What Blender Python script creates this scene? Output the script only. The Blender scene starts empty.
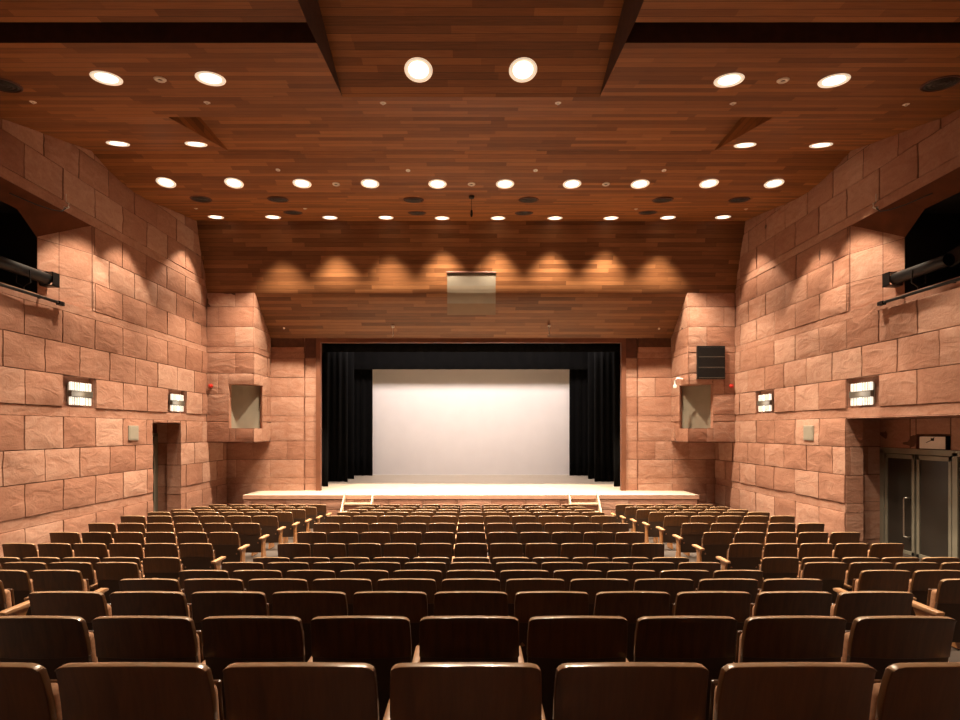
import bpy, bmesh, math, random
from mathutils import Vector, Matrix, noise

random.seed(7)
scene = bpy.context.scene
COL = scene.collection

# ---------------------------------------------------------------- measures
# u: lateral / vertical survey unit, D: spacing of the seat rows
U = 0.95 / 575.0
D = 0.95
H = (1012 + 484) * U            # eye height above the cross aisle
VX, VY, F = 471.0, 430.0, 575.0


def W3(X, Z, Y):
    return Vector((X * U, Z * D, H + Y * U))


# ---------------------------------------------------------------- camera
cam_d = bpy.data.cameras.new('camera')
cam = bpy.data.objects.new('camera', cam_d)
COL.objects.link(cam)
cam.location = (0, 0, H)
cam.rotation_euler = (math.pi / 2, 0, 0)
cam_d.sensor_width = 36
cam_d.lens = 36 * F / 960
cam_d.shift_x = (480 - VX) / 960
cam_d.shift_y = (VY - 360) / 960
cam_d.clip_end = 200
scene.camera = cam

# ---------------------------------------------------------------- world, exposure, lights
EXPO = 0.28
WARM = (1.0, 0.80, 0.59)
LAMP_W = 800.0
world = bpy.data.worlds.new('world')
scene.world = world
world.use_nodes = True
world.node_tree.nodes['Background'].inputs[0].default_value = (1.0, 0.75, 0.5, 1)
world.node_tree.nodes['Background'].inputs[1].default_value = 0.0
vs = scene.view_settings
vs.view_transform = 'Standard'
vs.look = 'None'
vs.exposure = EXPO
vs.gamma = 1.0
vs.use_curve_mapping = False
scene.cycles.use_denoising = True
scene.cycles.max_bounces = 8
scene.cycles.diffuse_bounces = 5
scene.cycles.glossy_bounces = 3
scene.cycles.sample_clamp_indirect = 4.0


def area(name, loc, rot, sx, sy, power, color):
    l = bpy.data.lights.new(name, 'AREA')
    l.shape = 'RECTANGLE'
    l.size, l.size_y = sx, sy
    l.energy = power
    l.color = color
    o = bpy.data.objects.new(name, l)
    COL.objects.link(o)
    o.location = loc
    o.rotation_euler = rot
    return o


# stage working lights in the flies, hidden by the borders as in the hall
area('stage_batten', W3(0, 22.2, 2500), (math.radians(40), 0, 0), 9.4, 0.8, 455, (1.0, 0.85, 0.80))
area('stage_front_batten', W3(0, 21.2, 2500), (math.radians(0), 0, 0), 8.5, 0.5, 50, (1.0, 0.78, 0.58))


# ---------------------------------------------------------------- node helpers
def new_mat(name):
    m = bpy.data.materials.new(name)
    m.use_nodes = True
    nt = m.node_tree
    b = nt.nodes['Principled BSDF']
    return m, nt, b


def lk(nt, a, b):
    nt.links.new(a, b)


def nd(nt, t, **kw):
    n = nt.nodes.new(t)
    for k, v in kw.items():
        setattr(n, k, v)
    return n


def mth(nt, op, a, b=None):
    n = nd(nt, 'ShaderNodeMath', operation=op)
    for i, v in enumerate((a, b)):
        if v is None:
            continue
        if isinstance(v, (int, float)):
            n.inputs[i].default_value = v
        else:
            lk(nt, v, n.inputs[i])
    return n.outputs[0]


def ramp(nt, fac, stops):
    n = nd(nt, 'ShaderNodeValToRGB')
    els = n.color_ramp.elements
    while len(els) < len(stops):
        els.new(0.5)
    for e, (p, c) in zip(els, stops):
        e.position = p
        e.color = (*c, 1)
    lk(nt, fac, n.inputs[0])
    return n.outputs[0]


def plain(name, color, rough=0.5, metal=0.0, coat=0.0, var=0.0, scale=8.0, emis=None, estr=0.0, spec=0.5):
    m, nt, b = new_mat(name)
    b.inputs['Roughness'].default_value = rough
    b.inputs['Metallic'].default_value = metal
    b.inputs['Coat Weight'].default_value = coat
    b.inputs['Specular IOR Level'].default_value = spec
    if var > 0:
        tc = nd(nt, 'ShaderNodeTexCoord')
        nz = nd(nt, 'ShaderNodeTexNoise')
        nz.inputs['Scale'].default_value = scale
        nz.inputs['Detail'].default_value = 4
        lk(nt, tc.outputs['Object'], nz.inputs['Vector'])
        lo = tuple(c * (1 - var) for c in color)
        hi = tuple(min(1, c * (1 + var)) for c in color)
        lk(nt, ramp(nt, nz.outputs['Fac'], [(0.3, lo), (0.7, hi)]), b.inputs['Base Color'])
    else:
        b.inputs['Base Color'].default_value = (*color, 1)
    if emis:
        b.inputs['Emission Color'].default_value = (*emis, 1)
        b.inputs['Emission Strength'].default_value = estr
    return m


def stone_mat():
    m, nt, b = new_mat('red_sandstone')
    tc = nd(nt, 'ShaderNodeTexCoord')
    at = nd(nt, 'ShaderNodeAttribute', attribute_name='tone')
    mp = nd(nt, 'ShaderNodeMapping')
    mp.inputs['Rotation'].default_value = (0.5, 0.35, 0.6)
    mp.inputs['Scale'].default_value = (1.0, 1.0, 2.2)
    lk(nt, tc.outputs['Object'], mp.inputs['Vector'])
    n1 = nd(nt, 'ShaderNodeTexNoise')
    n1.inputs['Scale'].default_value = 2.3
    n1.inputs['Detail'].default_value = 7
    n1.inputs['Distortion'].default_value = 1.4
    lk(nt, mp.outputs[0], n1.inputs['Vector'])
    n2 = nd(nt, 'ShaderNodeTexNoise')
    n2.inputs['Scale'].default_value = 26
    n2.inputs['Detail'].default_value = 5
    lk(nt, tc.outputs['Object'], n2.inputs['Vector'])
    mix = mth(nt, 'ADD', mth(nt, 'MULTIPLY', n1.outputs['Fac'], 0.60), mth(nt, 'MULTIPLY', at.outputs['Fac'], 0.42))
    c = ramp(nt, mix, [(0.2, (0.262, 0.119, 0.074)), (0.5, (0.345, 0.176, 0.117)), (0.8, (0.455, 0.275, 0.200))])
    mx = nd(nt, 'ShaderNodeMix', data_type='RGBA', blend_type='MULTIPLY')
    mx.inputs[0].default_value = 0.35
    lk(nt, c, mx.inputs[6])
    lk(nt, ramp(nt, n2.outputs['Fac'], [(0.3, (0.62, 0.6, 0.58)), (0.65, (1, 1, 1))]), mx.inputs[7])
    lk(nt, mx.outputs[2], b.inputs['Base Color'])
    b.inputs['Roughness'].default_value = 0.8
    b.inputs['Specular IOR Level'].default_value = 0.25
    bp = nd(nt, 'ShaderNodeBump')
    bp.inputs['Strength'].default_value = 0.55
    bp.inputs['Distance'].default_value = 0.03
    hh = mth(nt, 'ADD', n1.outputs['Fac'], mth(nt, 'MULTIPLY', n2.outputs['Fac'], 0.18))
    lk(nt, hh, bp.inputs['Height'])
    lk(nt, bp.outputs[0], b.inputs['Normal'])
    return m


def plank_mat(name, stops, rough=0.42, width=0.12, length=1.7):
    """boards laid along u, one course every `width` along v (both in metres)"""
    m, nt, b = new_mat(name)
    uv = nd(nt, 'ShaderNodeUVMap')
    sp = nd(nt, 'ShaderNodeSeparateXYZ')
    lk(nt, uv.outputs[0], sp.inputs[0])
    row = mth(nt, 'FLOOR', mth(nt, 'DIVIDE', sp.outputs['Y'], width))
    w1 = nd(nt, 'ShaderNodeTexWhiteNoise', noise_dimensions='1D')
    lk(nt, row, w1.inputs['W'])
    colm = mth(nt, 'FLOOR', mth(nt, 'ADD', mth(nt, 'DIVIDE', sp.outputs['X'], length), mth(nt, 'MULTIPLY', w1.outputs['Value'], 7.0)))
    cb = nd(nt, 'ShaderNodeCombineXYZ')
    lk(nt, row, cb.inputs[0])
    lk(nt, colm, cb.inputs[1])
    w2 = nd(nt, 'ShaderNodeTexWhiteNoise', noise_dimensions='2D')
    lk(nt, cb.outputs[0], w2.inputs['Vector'])
    mp = nd(nt, 'ShaderNodeMapping')
    mp.inputs['Scale'].default_value = (0.7, 16.0, 1.0)
    lk(nt, uv.outputs[0], mp.inputs['Vector'])
    gr = nd(nt, 'ShaderNodeTexNoise')
    gr.inputs['Scale'].default_value = 3.0
    gr.inputs['Detail'].default_value = 6
    gr.inputs['Distortion'].default_value = 0.6
    lk(nt, mp.outputs[0], gr.inputs['Vector'])
    mix = mth(nt, 'ADD', mth(nt, 'MULTIPLY', w2.outputs['Value'], 0.5), mth(nt, 'MULTIPLY', gr.outputs['Fac'], 0.5))
    c = ramp(nt, mix, stops)
    # board joints
    fr = mth(nt, 'FRACT', mth(nt, 'DIVIDE', sp.outputs['Y'], width))
    jt = mth(nt, 'GREATER_THAN', fr, 0.05)
    mx = nd(nt, 'ShaderNodeMix', data_type='RGBA')
    lk(nt, jt, mx.inputs[0])
    mx.inputs[6].default_value = (*[v * 0.35 for v in stops[0][1]], 1)
    lk(nt, c, mx.inputs[7])
    lk(nt, mx.outputs[2], b.inputs['Base Color'])
    b.inputs['Roughness'].default_value = rough
    b.inputs['Specular IOR Level'].default_value = 0.28
    bp = nd(nt, 'ShaderNodeBump')
    bp.inputs['Strength'].default_value = 0.15
    bp.inputs['Distance'].default_value = 0.004
    lk(nt, mth(nt, 'ADD', mth(nt, 'MULTIPLY', gr.outputs['Fac'], 0.5), w2.outputs['Value']), bp.inputs['Height'])
    lk(nt, bp.outputs[0], b.inputs['Normal'])
    return m


def seat_wood():
    m, nt, b = new_mat('lacquered_seat_wood')
    tc = nd(nt, 'ShaderNodeTexCoord')
    oi = nd(nt, 'ShaderNodeObjectInfo')
    mp = nd(nt, 'ShaderNodeMapping')
    mp.inputs['Scale'].default_value = (9.0, 1.0, 1.2)
    lk(nt, tc.outputs['Object'], mp.inputs['Vector'])
    ad = nd(nt, 'ShaderNodeVectorMath', operation='ADD')
    lk(nt, mp.outputs[0], ad.inputs[0])
    lk(nt, oi.outputs['Location'], ad.inputs[1])
    gr = nd(nt, 'ShaderNodeTexNoise')
    gr.inputs['Scale'].default_value = 3.5
    gr.inputs['Detail'].default_value = 6
    gr.inputs['Distortion'].default_value = 0.8
    lk(nt, ad.outputs[0], gr.inputs['Vector'])
    v = mth(nt, 'ADD', mth(nt, 'MULTIPLY', gr.outputs['Fac'], 0.75), mth(nt, 'MULTIPLY', oi.outputs['Random'], 0.25))
    lk(nt, ramp(nt, v, [(0.3, (0.055, 0.0205, 0.0045)), (0.75, (0.130, 0.052, 0.0120))]), b.inputs['Base Color'])
    b.inputs['Roughness'].default_value = 0.4
    b.inputs['Coat Weight'].default_value = 0.4
    b.inputs['Coat Roughness'].default_value = 0.16
    return m


M = {}
M['stone'] = stone_mat()
M['joint'] = plain('stone_joint', (0.10, 0.042, 0.024), 0.9, var=0.2)
WS = [(0.2, (0.135, 0.046, 0.0120)), (0.5, (0.225, 0.083, 0.0225)), (0.8, (0.35, 0.137, 0.0410))]
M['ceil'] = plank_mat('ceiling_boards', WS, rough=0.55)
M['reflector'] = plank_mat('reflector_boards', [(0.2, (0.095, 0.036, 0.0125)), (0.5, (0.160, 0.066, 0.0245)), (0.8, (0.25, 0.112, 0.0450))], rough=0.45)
M['frame'] = plain('proscenium_frame', (0.15, 0.055, 0.026), 0.55, var=0.15, scale=3)
M['darkwood'] = plain('dark_red_wood', (0.085, 0.025, 0.012), 0.6, var=0.2)
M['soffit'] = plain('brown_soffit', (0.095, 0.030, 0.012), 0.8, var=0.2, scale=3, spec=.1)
M['tanfloor'] = plain('pale_bounce_floor', (0.46, 0.29, 0.18), 0.9, var=0.12, scale=30)  # unseen rear floor, coloured pale to bounce light up at the ceiling
M['slot'] = plain('shade_darkened_boards', (0.060, 0.021, 0.010), 0.8, var=0.2)  # board colour darkened to stand for shade in the slot and on cheeks
M['floor'] = plain('hall_floor', (0.045, 0.032, 0.024), 0.55, var=0.2, scale=5)
M['deck'] = plank_mat('stage_boards', [(0.2, (0.54, 0.45, 0.34)), (0.5, (0.59, 0.50, 0.39)), (0.8, (0.64, 0.55, 0.44))], rough=0.5, width=0.09, length=2.2)
M['black'] = plain('black_paint', (0.006, 0.006, 0.006), 0.8)
M['velvet'] = plain('black_velvet', (0.0018, 0.0017, 0.0017), 0.95, var=0.25, scale=3, spec=0.08)
M['velvet'].node_tree.nodes['Principled BSDF'].inputs['Sheen Weight'].default_value = 0.04
M['screen'] = plain('screen_cloth', (0.82, 0.79, 0.76), 0.8, var=0.02, scale=1.5)
M['seat'] = seat_wood()
M['rim'] = plain('polished_edge_highlight', (0.48, 0.31, 0.175), 0.25, var=0.15, scale=20, coat=0.8)  # pale colour stands for the highlight along the seat tops
M['charcoal'] = plain('dark_brown_shell', (0.050, 0.026, 0.013), 0.6, var=0.1, scale=6)
M['armwood'] = plain('armrest_wood', (0.50, 0.27, 0.13), 0.4, var=0.18, scale=12, coat=0.2)
M['sidewood'] = plain('side_panel_wood', (0.33, 0.145, 0.05), 0.42, var=0.2, scale=10, coat=0.2)
M['fabric'] = plain('tan_upholstery', (0.40, 0.21, 0.11), 0.9, var=0.2, scale=60)
M['ring'] = plain('lamp_ring', (0.88, 0.80, 0.68), 0.45, var=0.05, emis=(1.0, .80, .58), estr=.5)
M['lamp'] = plain('lamp_glow', (1, 0.9, 0.75), 0.5, emis=(1.0, 0.84, 0.62), estr=5.0)
M['white'] = plain('white_plastic', (0.88, 0.84, 0.78), 0.5, var=0.04)
M['plate'] = plain('grey_plate', (0.25, 0.23, 0.18), 0.5, var=0.05)
M['grille'] = plain('dark_grille', (0.018, 0.011, 0.008), 0.7, var=0.3, scale=40)
M['metal'] = plain('bright_metal', (0.62, 0.60, 0.55), 0.3, metal=1.0, var=0.05)
M['darkmetal'] = plain('black_metal', (0.007, 0.0065, 0.0065), 0.45, metal=0.0, var=0.2, spec=0.25)
M['bargrey'] = plain('grey_bar', (0.075, 0.065, 0.05), 0.5, var=0.1)
M['alu'] = plain('olive_aluminium', (0.25, 0.235, 0.18), 0.42, metal=0.35, var=0.06, scale=4)
M['panelgrey'] = plain('grey_olive_panel', (0.23, 0.21, 0.16), 0.55, var=0.06, scale=3)
M['panelmid'] = plain('olive_grey_panel', (0.165, 0.138, 0.100), 0.55, var=0.06, scale=3)
M['panelpale'] = plain('pale_grey_panel', (0.155, 0.138, 0.108), 0.55, var=0.06, scale=3)
M['paneldark'] = plain('brown_panel_strip', (0.15, 0.085, 0.035), 0.55, var=0.06, scale=3)
M['pinkband'] = plain('pink_stone_band', (0.46, 0.26, 0.18), 0.6, var=0.1, scale=5)
M['cream'] = plain('cream_wood', (0.42, 0.33, 0.23), 0.5, var=0.08, scale=6)
M['red'] = plain('red_lens', (0.55, 0.03, 0.02), 0.3, var=0.05)
M['sconce'] = plain('sconce_glass', (0.9, 0.9, 0.85), 0.3, emis=(1.0, 0.90, 0.76), estr=.68)
M['doorglass'] = plain('dark_door_glass', (0.030, 0.025, 0.020), 0.3, var=0.1, scale=2, spec=.3)
M['lensglass'] = plain('lens_glass', (0.20, 0.24, 0.23), 0.1, var=0.1, coat=0.5)


# ---------------------------------------------------------------- object helpers
def tag(o, label=None, cat=None, group=None, kind=None):
    if label:
        o['label'] = label
    if cat:
        o['category'] = cat
    if group:
        o['group'] = group
    if kind:
        o['kind'] = kind
    return o


def obj(name, bm, mats, parent=None, smooth=False, angle=None):
    me = bpy.data.meshes.new(name)
    bm.to_mesh(me)
    bm.free()
    if smooth:
        for p in me.polygons:
            p.use_smooth = True
    for m in (mats if isinstance(mats, (list, tuple)) else [mats]):
        me.materials.append(m)
    if angle:
        me.set_sharp_from_angle(angle=math.radians(angle))
    o = bpy.data.objects.new(name, me)
    COL.objects.link(o)
    if parent:
        o.parent = parent
    return o


def thing(name, label, cat, loc=(0, 0, 0), rot=(0, 0, 0), group=None):
    o = bpy.data.objects.new(name, None)
    o.empty_display_size = 0.1
    COL.objects.link(o)
    o.location = loc
    o.rotation_euler = rot
    return tag(o, label, cat, group)


def structure(o, label=None, cat=None):
    o['kind'] = 'structure'
    if label:
        o['label'] = label
    if cat:
        o['category'] = cat
    return o


def face(bm, pts, mi=0, uv=None):
    f = bm.faces.new([bm.verts.new(p) for p in pts])
    f.material_index = mi
    if uv:
        lay = bm.loops.layers.uv.verify()
        for l, c in zip(f.loops, uv):
            l[lay].uv = c
    return f


def box(bm, lo, hi, bev=0.0, seg=2, mi=0):
    lo, hi = Vector(lo), Vector(hi)
    r = bmesh.ops.create_cube(bm, size=1.0)
    c, s = (lo + hi) / 2, hi - lo
    for v in r['verts']:
        v.co = Vector((v.co.x * s.x, v.co.y * s.y, v.co.z * s.z)) + c
    fs = set(f for v in r['verts'] for f in v.link_faces)
    for f in fs:
        f.material_index = mi
    if bev > 0:
        es = list(set(e for v in r['verts'] for e in v.link_edges))
        bmesh.ops.bevel(bm, geom=es, offset=bev, segments=seg, affect='EDGES', profile=0.5)


def tube(bm, pts, rad, seg=10):
    pts = [Vector(p) for p in pts]
    rings = []
    for i, p in enumerate(pts):
        a = pts[max(0, i - 1)]
        b = pts[min(len(pts) - 1, i + 1)]
        t = (b - a).normalized()
        ref = Vector((0, 0, 1)) if abs(t.z) < 0.9 else Vector((1, 0, 0))
        n = t.cross(ref).normalized()
        m = t.cross(n)
        rings.append([bm.verts.new(p + rad * (n * math.cos(2 * math.pi * k / seg) + m * math.sin(2 * math.pi * k / seg))) for k in range(seg)])
    for r0, r1 in zip(rings, rings[1:]):
        for k in range(seg):
            bm.faces.new((r0[k], r0[(k + 1) % seg], r1[(k + 1) % seg], r1[k]))
    bm.faces.new(rings[0])
    bm.faces.new(list(reversed(rings[-1])))
    bmesh.ops.recalc_face_normals(bm, faces=bm.faces)


def lathe(bm, prof, seg=32, close=False):
    """prof: list of (r, z); turned about z"""
    rings = []
    for r, z in prof:
        if r < 1e-6:
            rings.append([bm.verts.new((0, 0, z))])
        else:
            rings.append([bm.verts.new((r * math.cos(2 * math.pi * k / seg), r * math.sin(2 * math.pi * k / seg), z)) for k in range(seg)])
    if close:
        rings.append(rings[0])
    for a, b in zip(rings, rings[1:]):
        for k in range(seg):
            k2 = (k + 1) % seg
            if len(a) == 1 and len(b) == 1:
                continue
            if len(a) == 1:
                bm.faces.new((a[0], b[k2], b[k]))
            elif len(b) == 1:
                bm.faces.new((a[k], a[k2], b[0]))
            else:
                bm.faces.new((a[k], a[k2], b[k2], b[k]))
    bmesh.ops.recalc_face_normals(bm, faces=bm.faces)


def ordinal(n):
    return ['zeroth', 'first', 'second', 'third', 'fourth', 'fifth', 'sixth', 'seventh', 'eighth', 'ninth', 'tenth',
            'eleventh', 'twelfth', 'thirteenth', 'fourteenth', 'fifteenth'][n]


# ---------------------------------------------------------------- stone walls
WX = 4750.0
ZEND, ZC = 17.92, 19.39
# (bottom, top, joint phase or None for a smooth band)
COURSES = [(-1780, -1410, .1), (-1410, -1043, .6), (-1043, -929, None), (-929, -572, .6), (-572, -213, .1), (-213, 157, .6),
           (157, 272, None), (272, 643, .6), (643, 1015, .1), (1015, 1390, .6), (1390, 1491, None),
           (1491, 1849, .6), (1849, 2207, .1), (2207, 2556, .6), (2556, 2670, None),
           (2670, 3040, .6), (3040, 3400, .1), (3400, 3760, .6)]


def subtract(rects, holes):
    for h in holes:
        out = []
        for (a, b, c, d) in rects:
            ha, hb, hc, hd = max(a, h[0]), min(b, h[1]), max(c, h[2]), min(d, h[3])
            if ha >= hb or hc >= hd:
                out.append((a, b, c, d))
                continue
            if a < ha:
                out.append((a, ha, c, d))
            if hb < b:
                out.append((hb, b, c, d))
            if c < hc:
                out.append((ha, hb, c, hc))
            if hd < d:
                out.append((ha, hb, hd, d))
        rects = out
    return rects


class Stone:
    """collects rough blocks laid on a surface; f(s, Y, d) -> world, s in row units, Y in u, d metres towards the hall"""

    def __init__(self):
        self.v, self.f, self.mi, self.tone = [], [], [], []

    def quad(self, pts, mi, tone):
        i = len(self.v)
        self.v += pts
        self.f.append(tuple(range(i, i + len(pts))))
        self.mi.append(mi)
        self.tone.append(tone)

    def backing(self, f, rect, holes):
        for (a, b, c, d) in subtract([rect], holes):
            self.quad([f(a, c, 0), f(b, c, 0), f(b, d, 0), f(a, d, 0)], 1, 0.5)

    def block(self, f, r, d, amp, gs, gy, slen, n=8, m=6, tone=None):
        a, b, c, e = r[0] + gs, r[1] - gs, r[2] + gy, r[3] - gy
        if b - a < 1e-3 or e - c < 4:
            return
        tone = random.random() if tone is None else tone
        n = max(2, min(n, int(n * (b - a) / slen + 1)))
        m = max(2, min(m, int(m * (e - c) / 370 + 1)))
        base = len(self.v)
        for j in range(m + 1):
            for i in range(n + 1):
                s, y = a + (b - a) * i / n, c + (e - c) * j / m
                p = f(s, y, 0)
                q = p * 1.7
                q = Vector((q.x + 0.6 * q.z, q.y + 0.8 * q.z, q.z * 1.6))
                h = noise.fractal(q, 1.0, 2.0, 4) + 0.5 * (0.5 - abs(noise.noise(q * 1.9 + Vector((7, 3, 1)))))
                edge = min(i, n - i, j * 1.0, m - j)
                h = d + amp * h - (0.012 if edge == 0 and amp > 0.004 else 0)
                self.v.append(f(s, y, h))
        idx = lambda i, j: base + j * (n + 1) + i
        for j in range(m):
            for i in range(n):
                self.f.append((idx(i, j), idx(i + 1, j), idx(i + 1, j + 1), idx(i, j + 1)))
                self.mi.append(0)
                self.tone.append(tone)
        loop = [(i, 0) for i in range(n)] + [(n, j) for j in range(m)] + [(i, m) for i in range(n, 0, -1)] + [(0, j) for j in range(m, 0, -1)]
        k0 = len(self.v)
        for (i, j) in loop:
            self.v.append(f(a + (b - a) * i / n, c + (e - c) * j / m, -0.01))
        L = len(loop)
        for k in range(L):
            i0, i1 = idx(*loop[k]), idx(*loop[(k + 1) % L])
            self.f.append((i0, k0 + k, k0 + (k + 1) % L, i1))
            self.mi.append(0)
            self.tone.append(tone * 0.8)

    def courses(self, f, s0, s1, y0, y1, holes, length=1.0, gs=0.015, gy=5, amp=0.014, shift=0.0, proj=(0.05, 0.045, 0.04), courses=COURSES):
        k = 0
        for (c, d, ph) in courses:
            lo, hi = max(c, y0), min(d, y1)
            k = 0 if ph is None else k + 1
            if hi - lo < 10:
                continue
            if ph is None:
                s = s0
                while s < s1 - 1e-6:
                    e = min(s1, s + 2.0 * length)
                    for r in subtract([(s, e, lo, hi)], holes):
                        self.block(f, r, 0.018, 0.002, 0.001, 1, length, n=4, m=1, tone=0.45 + 0.2 * random.random())
                    s = e
                continue
            n0 = math.floor((s0 - ph * length - shift) / length)
            j = n0 * length + ph * length + shift
            while j < s1:
                a, b = max(j, s0), min(j + length, s1)
                if b - a > 0.05 * length:
                    t = random.random()
                    up = 1.0 if c < 1491 or proj[0] < .04 else .7 if k == 1 else .5
                    for r in subtract([(a, b, lo, hi)], holes):
                        self.block(f, r, up * proj[min(k - 1, 2)] + random.uniform(-.006, .006), amp, gs, gy, length, tone=t)
                j += length

    def build(self, name, parent=None, mats=None):
        me = bpy.data.meshes.new(name)
        me.from_pydata([tuple(p) for p in self.v], [], self.f)
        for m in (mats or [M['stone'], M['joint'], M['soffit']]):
            me.materials.append(m)
        me.polygons.foreach_set('material_index', self.mi)
        at = me.attributes.new('tone', 'FLOAT', 'FACE')
        at.data.foreach_set('value', self.tone)
        me.update()
        bm = bmesh.new()
        bm.from_mesh(me)
        bmesh.ops.recalc_face_normals(bm, faces=bm.faces)
        bm.to_mesh(me)
        bm.free()
        me.polygons.foreach_set('use_smooth', [True] * len(me.polygons))
        me.set_sharp_from_angle(angle=math.radians(40))
        o = bpy.data.objects.new(name, me)
        COL.objects.link(o)
        if parent:
            o.parent = parent
        return o


ZB = -2.2                                     # rear wall
NICHE = (7.0, 12.53, 1491, 2556)
SC1, SC2 = (11.6, 12.6, 272, 643), (15.6, 16.6, 272, 643)
LDOOR = (14.89, 16.3, -1600, 108)
RDOOR = (8.2, 12.64, -1600, 138)
NX, NZ, NY = 4990.0, 11.5, 2214.0             # inner edge of the lighting niche


def side_wall(sg, name, holes, label):
    f = lambda s, Y, d: W3(sg * WX, s, Y) + Vector((-sg * d, 0, 0))
    st = Stone()
    st.backing(f, (ZB, ZC, -1780, 3760), holes)
    st.courses(f, ZB, ZC, -1780, 3760, holes)
    # lighting niche: splayed stone end, sloped soffit, sill
    L = 1.0
    g = lambda s, Y, d: W3(sg * (WX + (NX - WX) * s), 12.53 + (NZ - 12.53) * s, Y) + Vector((-sg * d * 0.5, -d * 0.85, 0))
    st.backing(g, (0, 1, 1491, 2600), [])
    for (c, d, ph) in COURSES:
        if 1491 <= c < 2500:
            for a, b in ((0, .62), (.62, 1.0)):
                st.block(g, (a, b, c, min(d, 2600)), 0.004, 0.004, 0.006, 3, 0.6)
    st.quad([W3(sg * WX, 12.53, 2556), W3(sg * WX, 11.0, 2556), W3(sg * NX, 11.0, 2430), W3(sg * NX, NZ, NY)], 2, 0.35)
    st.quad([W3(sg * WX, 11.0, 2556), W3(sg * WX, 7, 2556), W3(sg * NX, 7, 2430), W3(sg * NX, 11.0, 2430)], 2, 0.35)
    st.quad([W3(sg * WX, 12.53, 1491), W3(sg * WX, 7, 1491), W3(sg * NX, 7, 1491), W3(sg * NX, NZ, 1491)], 0, 0.5)
    # sconce recesses
    for h in (SC1, SC2):
        a, b, c, d = h
        q = lambda s, Y, t: W3(sg * (WX + 62 * t), s, Y)
        st.quad([q(a, c, 1), q(b, c, 1), q(b, d, 1), q(a, d, 1)], 0, 0.6)
        for (p0, p1) in (((a, c), (b, c)), ((b, c), (b, d)), ((b, d), (a, d)), ((a, d), (a, c))):
            st.quad([q(*p0, 0), q(*p1, 0), q(*p1, 1), q(*p0, 1)], 0, 0.6)
    # door recess
    a, b, c, d = RDOOR if sg > 0 else LDOOR
    x0, x1, x2 = WX, WX + 205, 5300 if sg > 0 else 5150
    q = lambda X, s, Y: W3(sg * X, s, Y)
    jm = lambda zz: (lambda s, Y, dd: W3(sg * s, zz, Y) + Vector((0, -dd, 0)))
    st.backing(jm(b), (x0 - 20, x1, c, d), [])
    st.courses(jm(b), x0 - 15, x1, c, d, [], length=340, gs=2, amp=.004, proj=(.012, .012, .012))
    b2 = b + (0.30 if sg > 0 else 0.08)
    st.quad([q(x1, b, c), q(x1, b2, c), q(x1, b2, d), q(x1, b, d)], 0, 0.6)
    st.backing(jm(b2), (x1, x2, c, d), [])
    st.courses(jm(b2), x1 + 5, x2, c, d, [], length=340, gs=2, amp=.004, proj=(.012, .012, .012))
    st.quad([q(x0, a - .02, d), q(x0, b2, d), q(x2, b2, d), q(x2, a - .02, d)], 0, 0.3)
    st.quad([q(x0, a, c), q(x2, a, c), q(x2, a, d), q(x0, a, d)], 0, 0.5)
    o = st.build(name)
    structure(o, label, 'wall')
    # black lighting room behind the niche
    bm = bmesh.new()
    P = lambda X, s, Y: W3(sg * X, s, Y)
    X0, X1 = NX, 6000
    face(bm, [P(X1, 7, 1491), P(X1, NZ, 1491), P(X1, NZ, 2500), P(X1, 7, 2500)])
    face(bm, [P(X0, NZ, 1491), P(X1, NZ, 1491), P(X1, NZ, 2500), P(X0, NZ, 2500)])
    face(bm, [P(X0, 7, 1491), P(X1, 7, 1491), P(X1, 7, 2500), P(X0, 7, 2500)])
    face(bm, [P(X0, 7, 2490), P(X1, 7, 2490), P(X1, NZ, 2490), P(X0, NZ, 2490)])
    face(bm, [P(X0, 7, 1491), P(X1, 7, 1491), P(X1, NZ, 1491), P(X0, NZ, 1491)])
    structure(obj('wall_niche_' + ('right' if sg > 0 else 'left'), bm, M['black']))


side_wall(-1, 'wall_left', [NICHE, SC1, SC2, LDOOR], 'rough pink sandstone side wall with a narrow doorway near the stage')
side_wall(1, 'wall_right', [NICHE, SC1, SC2, RDOOR], 'rough pink sandstone side wall with a wide glazed door recess')

# rear wall, behind the camera
bm = bmesh.new()
face(bm, [W3(-WX, ZB, -1780), W3(WX, ZB, -1780), W3(WX, ZB, 3760), W3(-WX, ZB, 3760)])
structure(obj('wall_back', bm, M['stone']))

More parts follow.
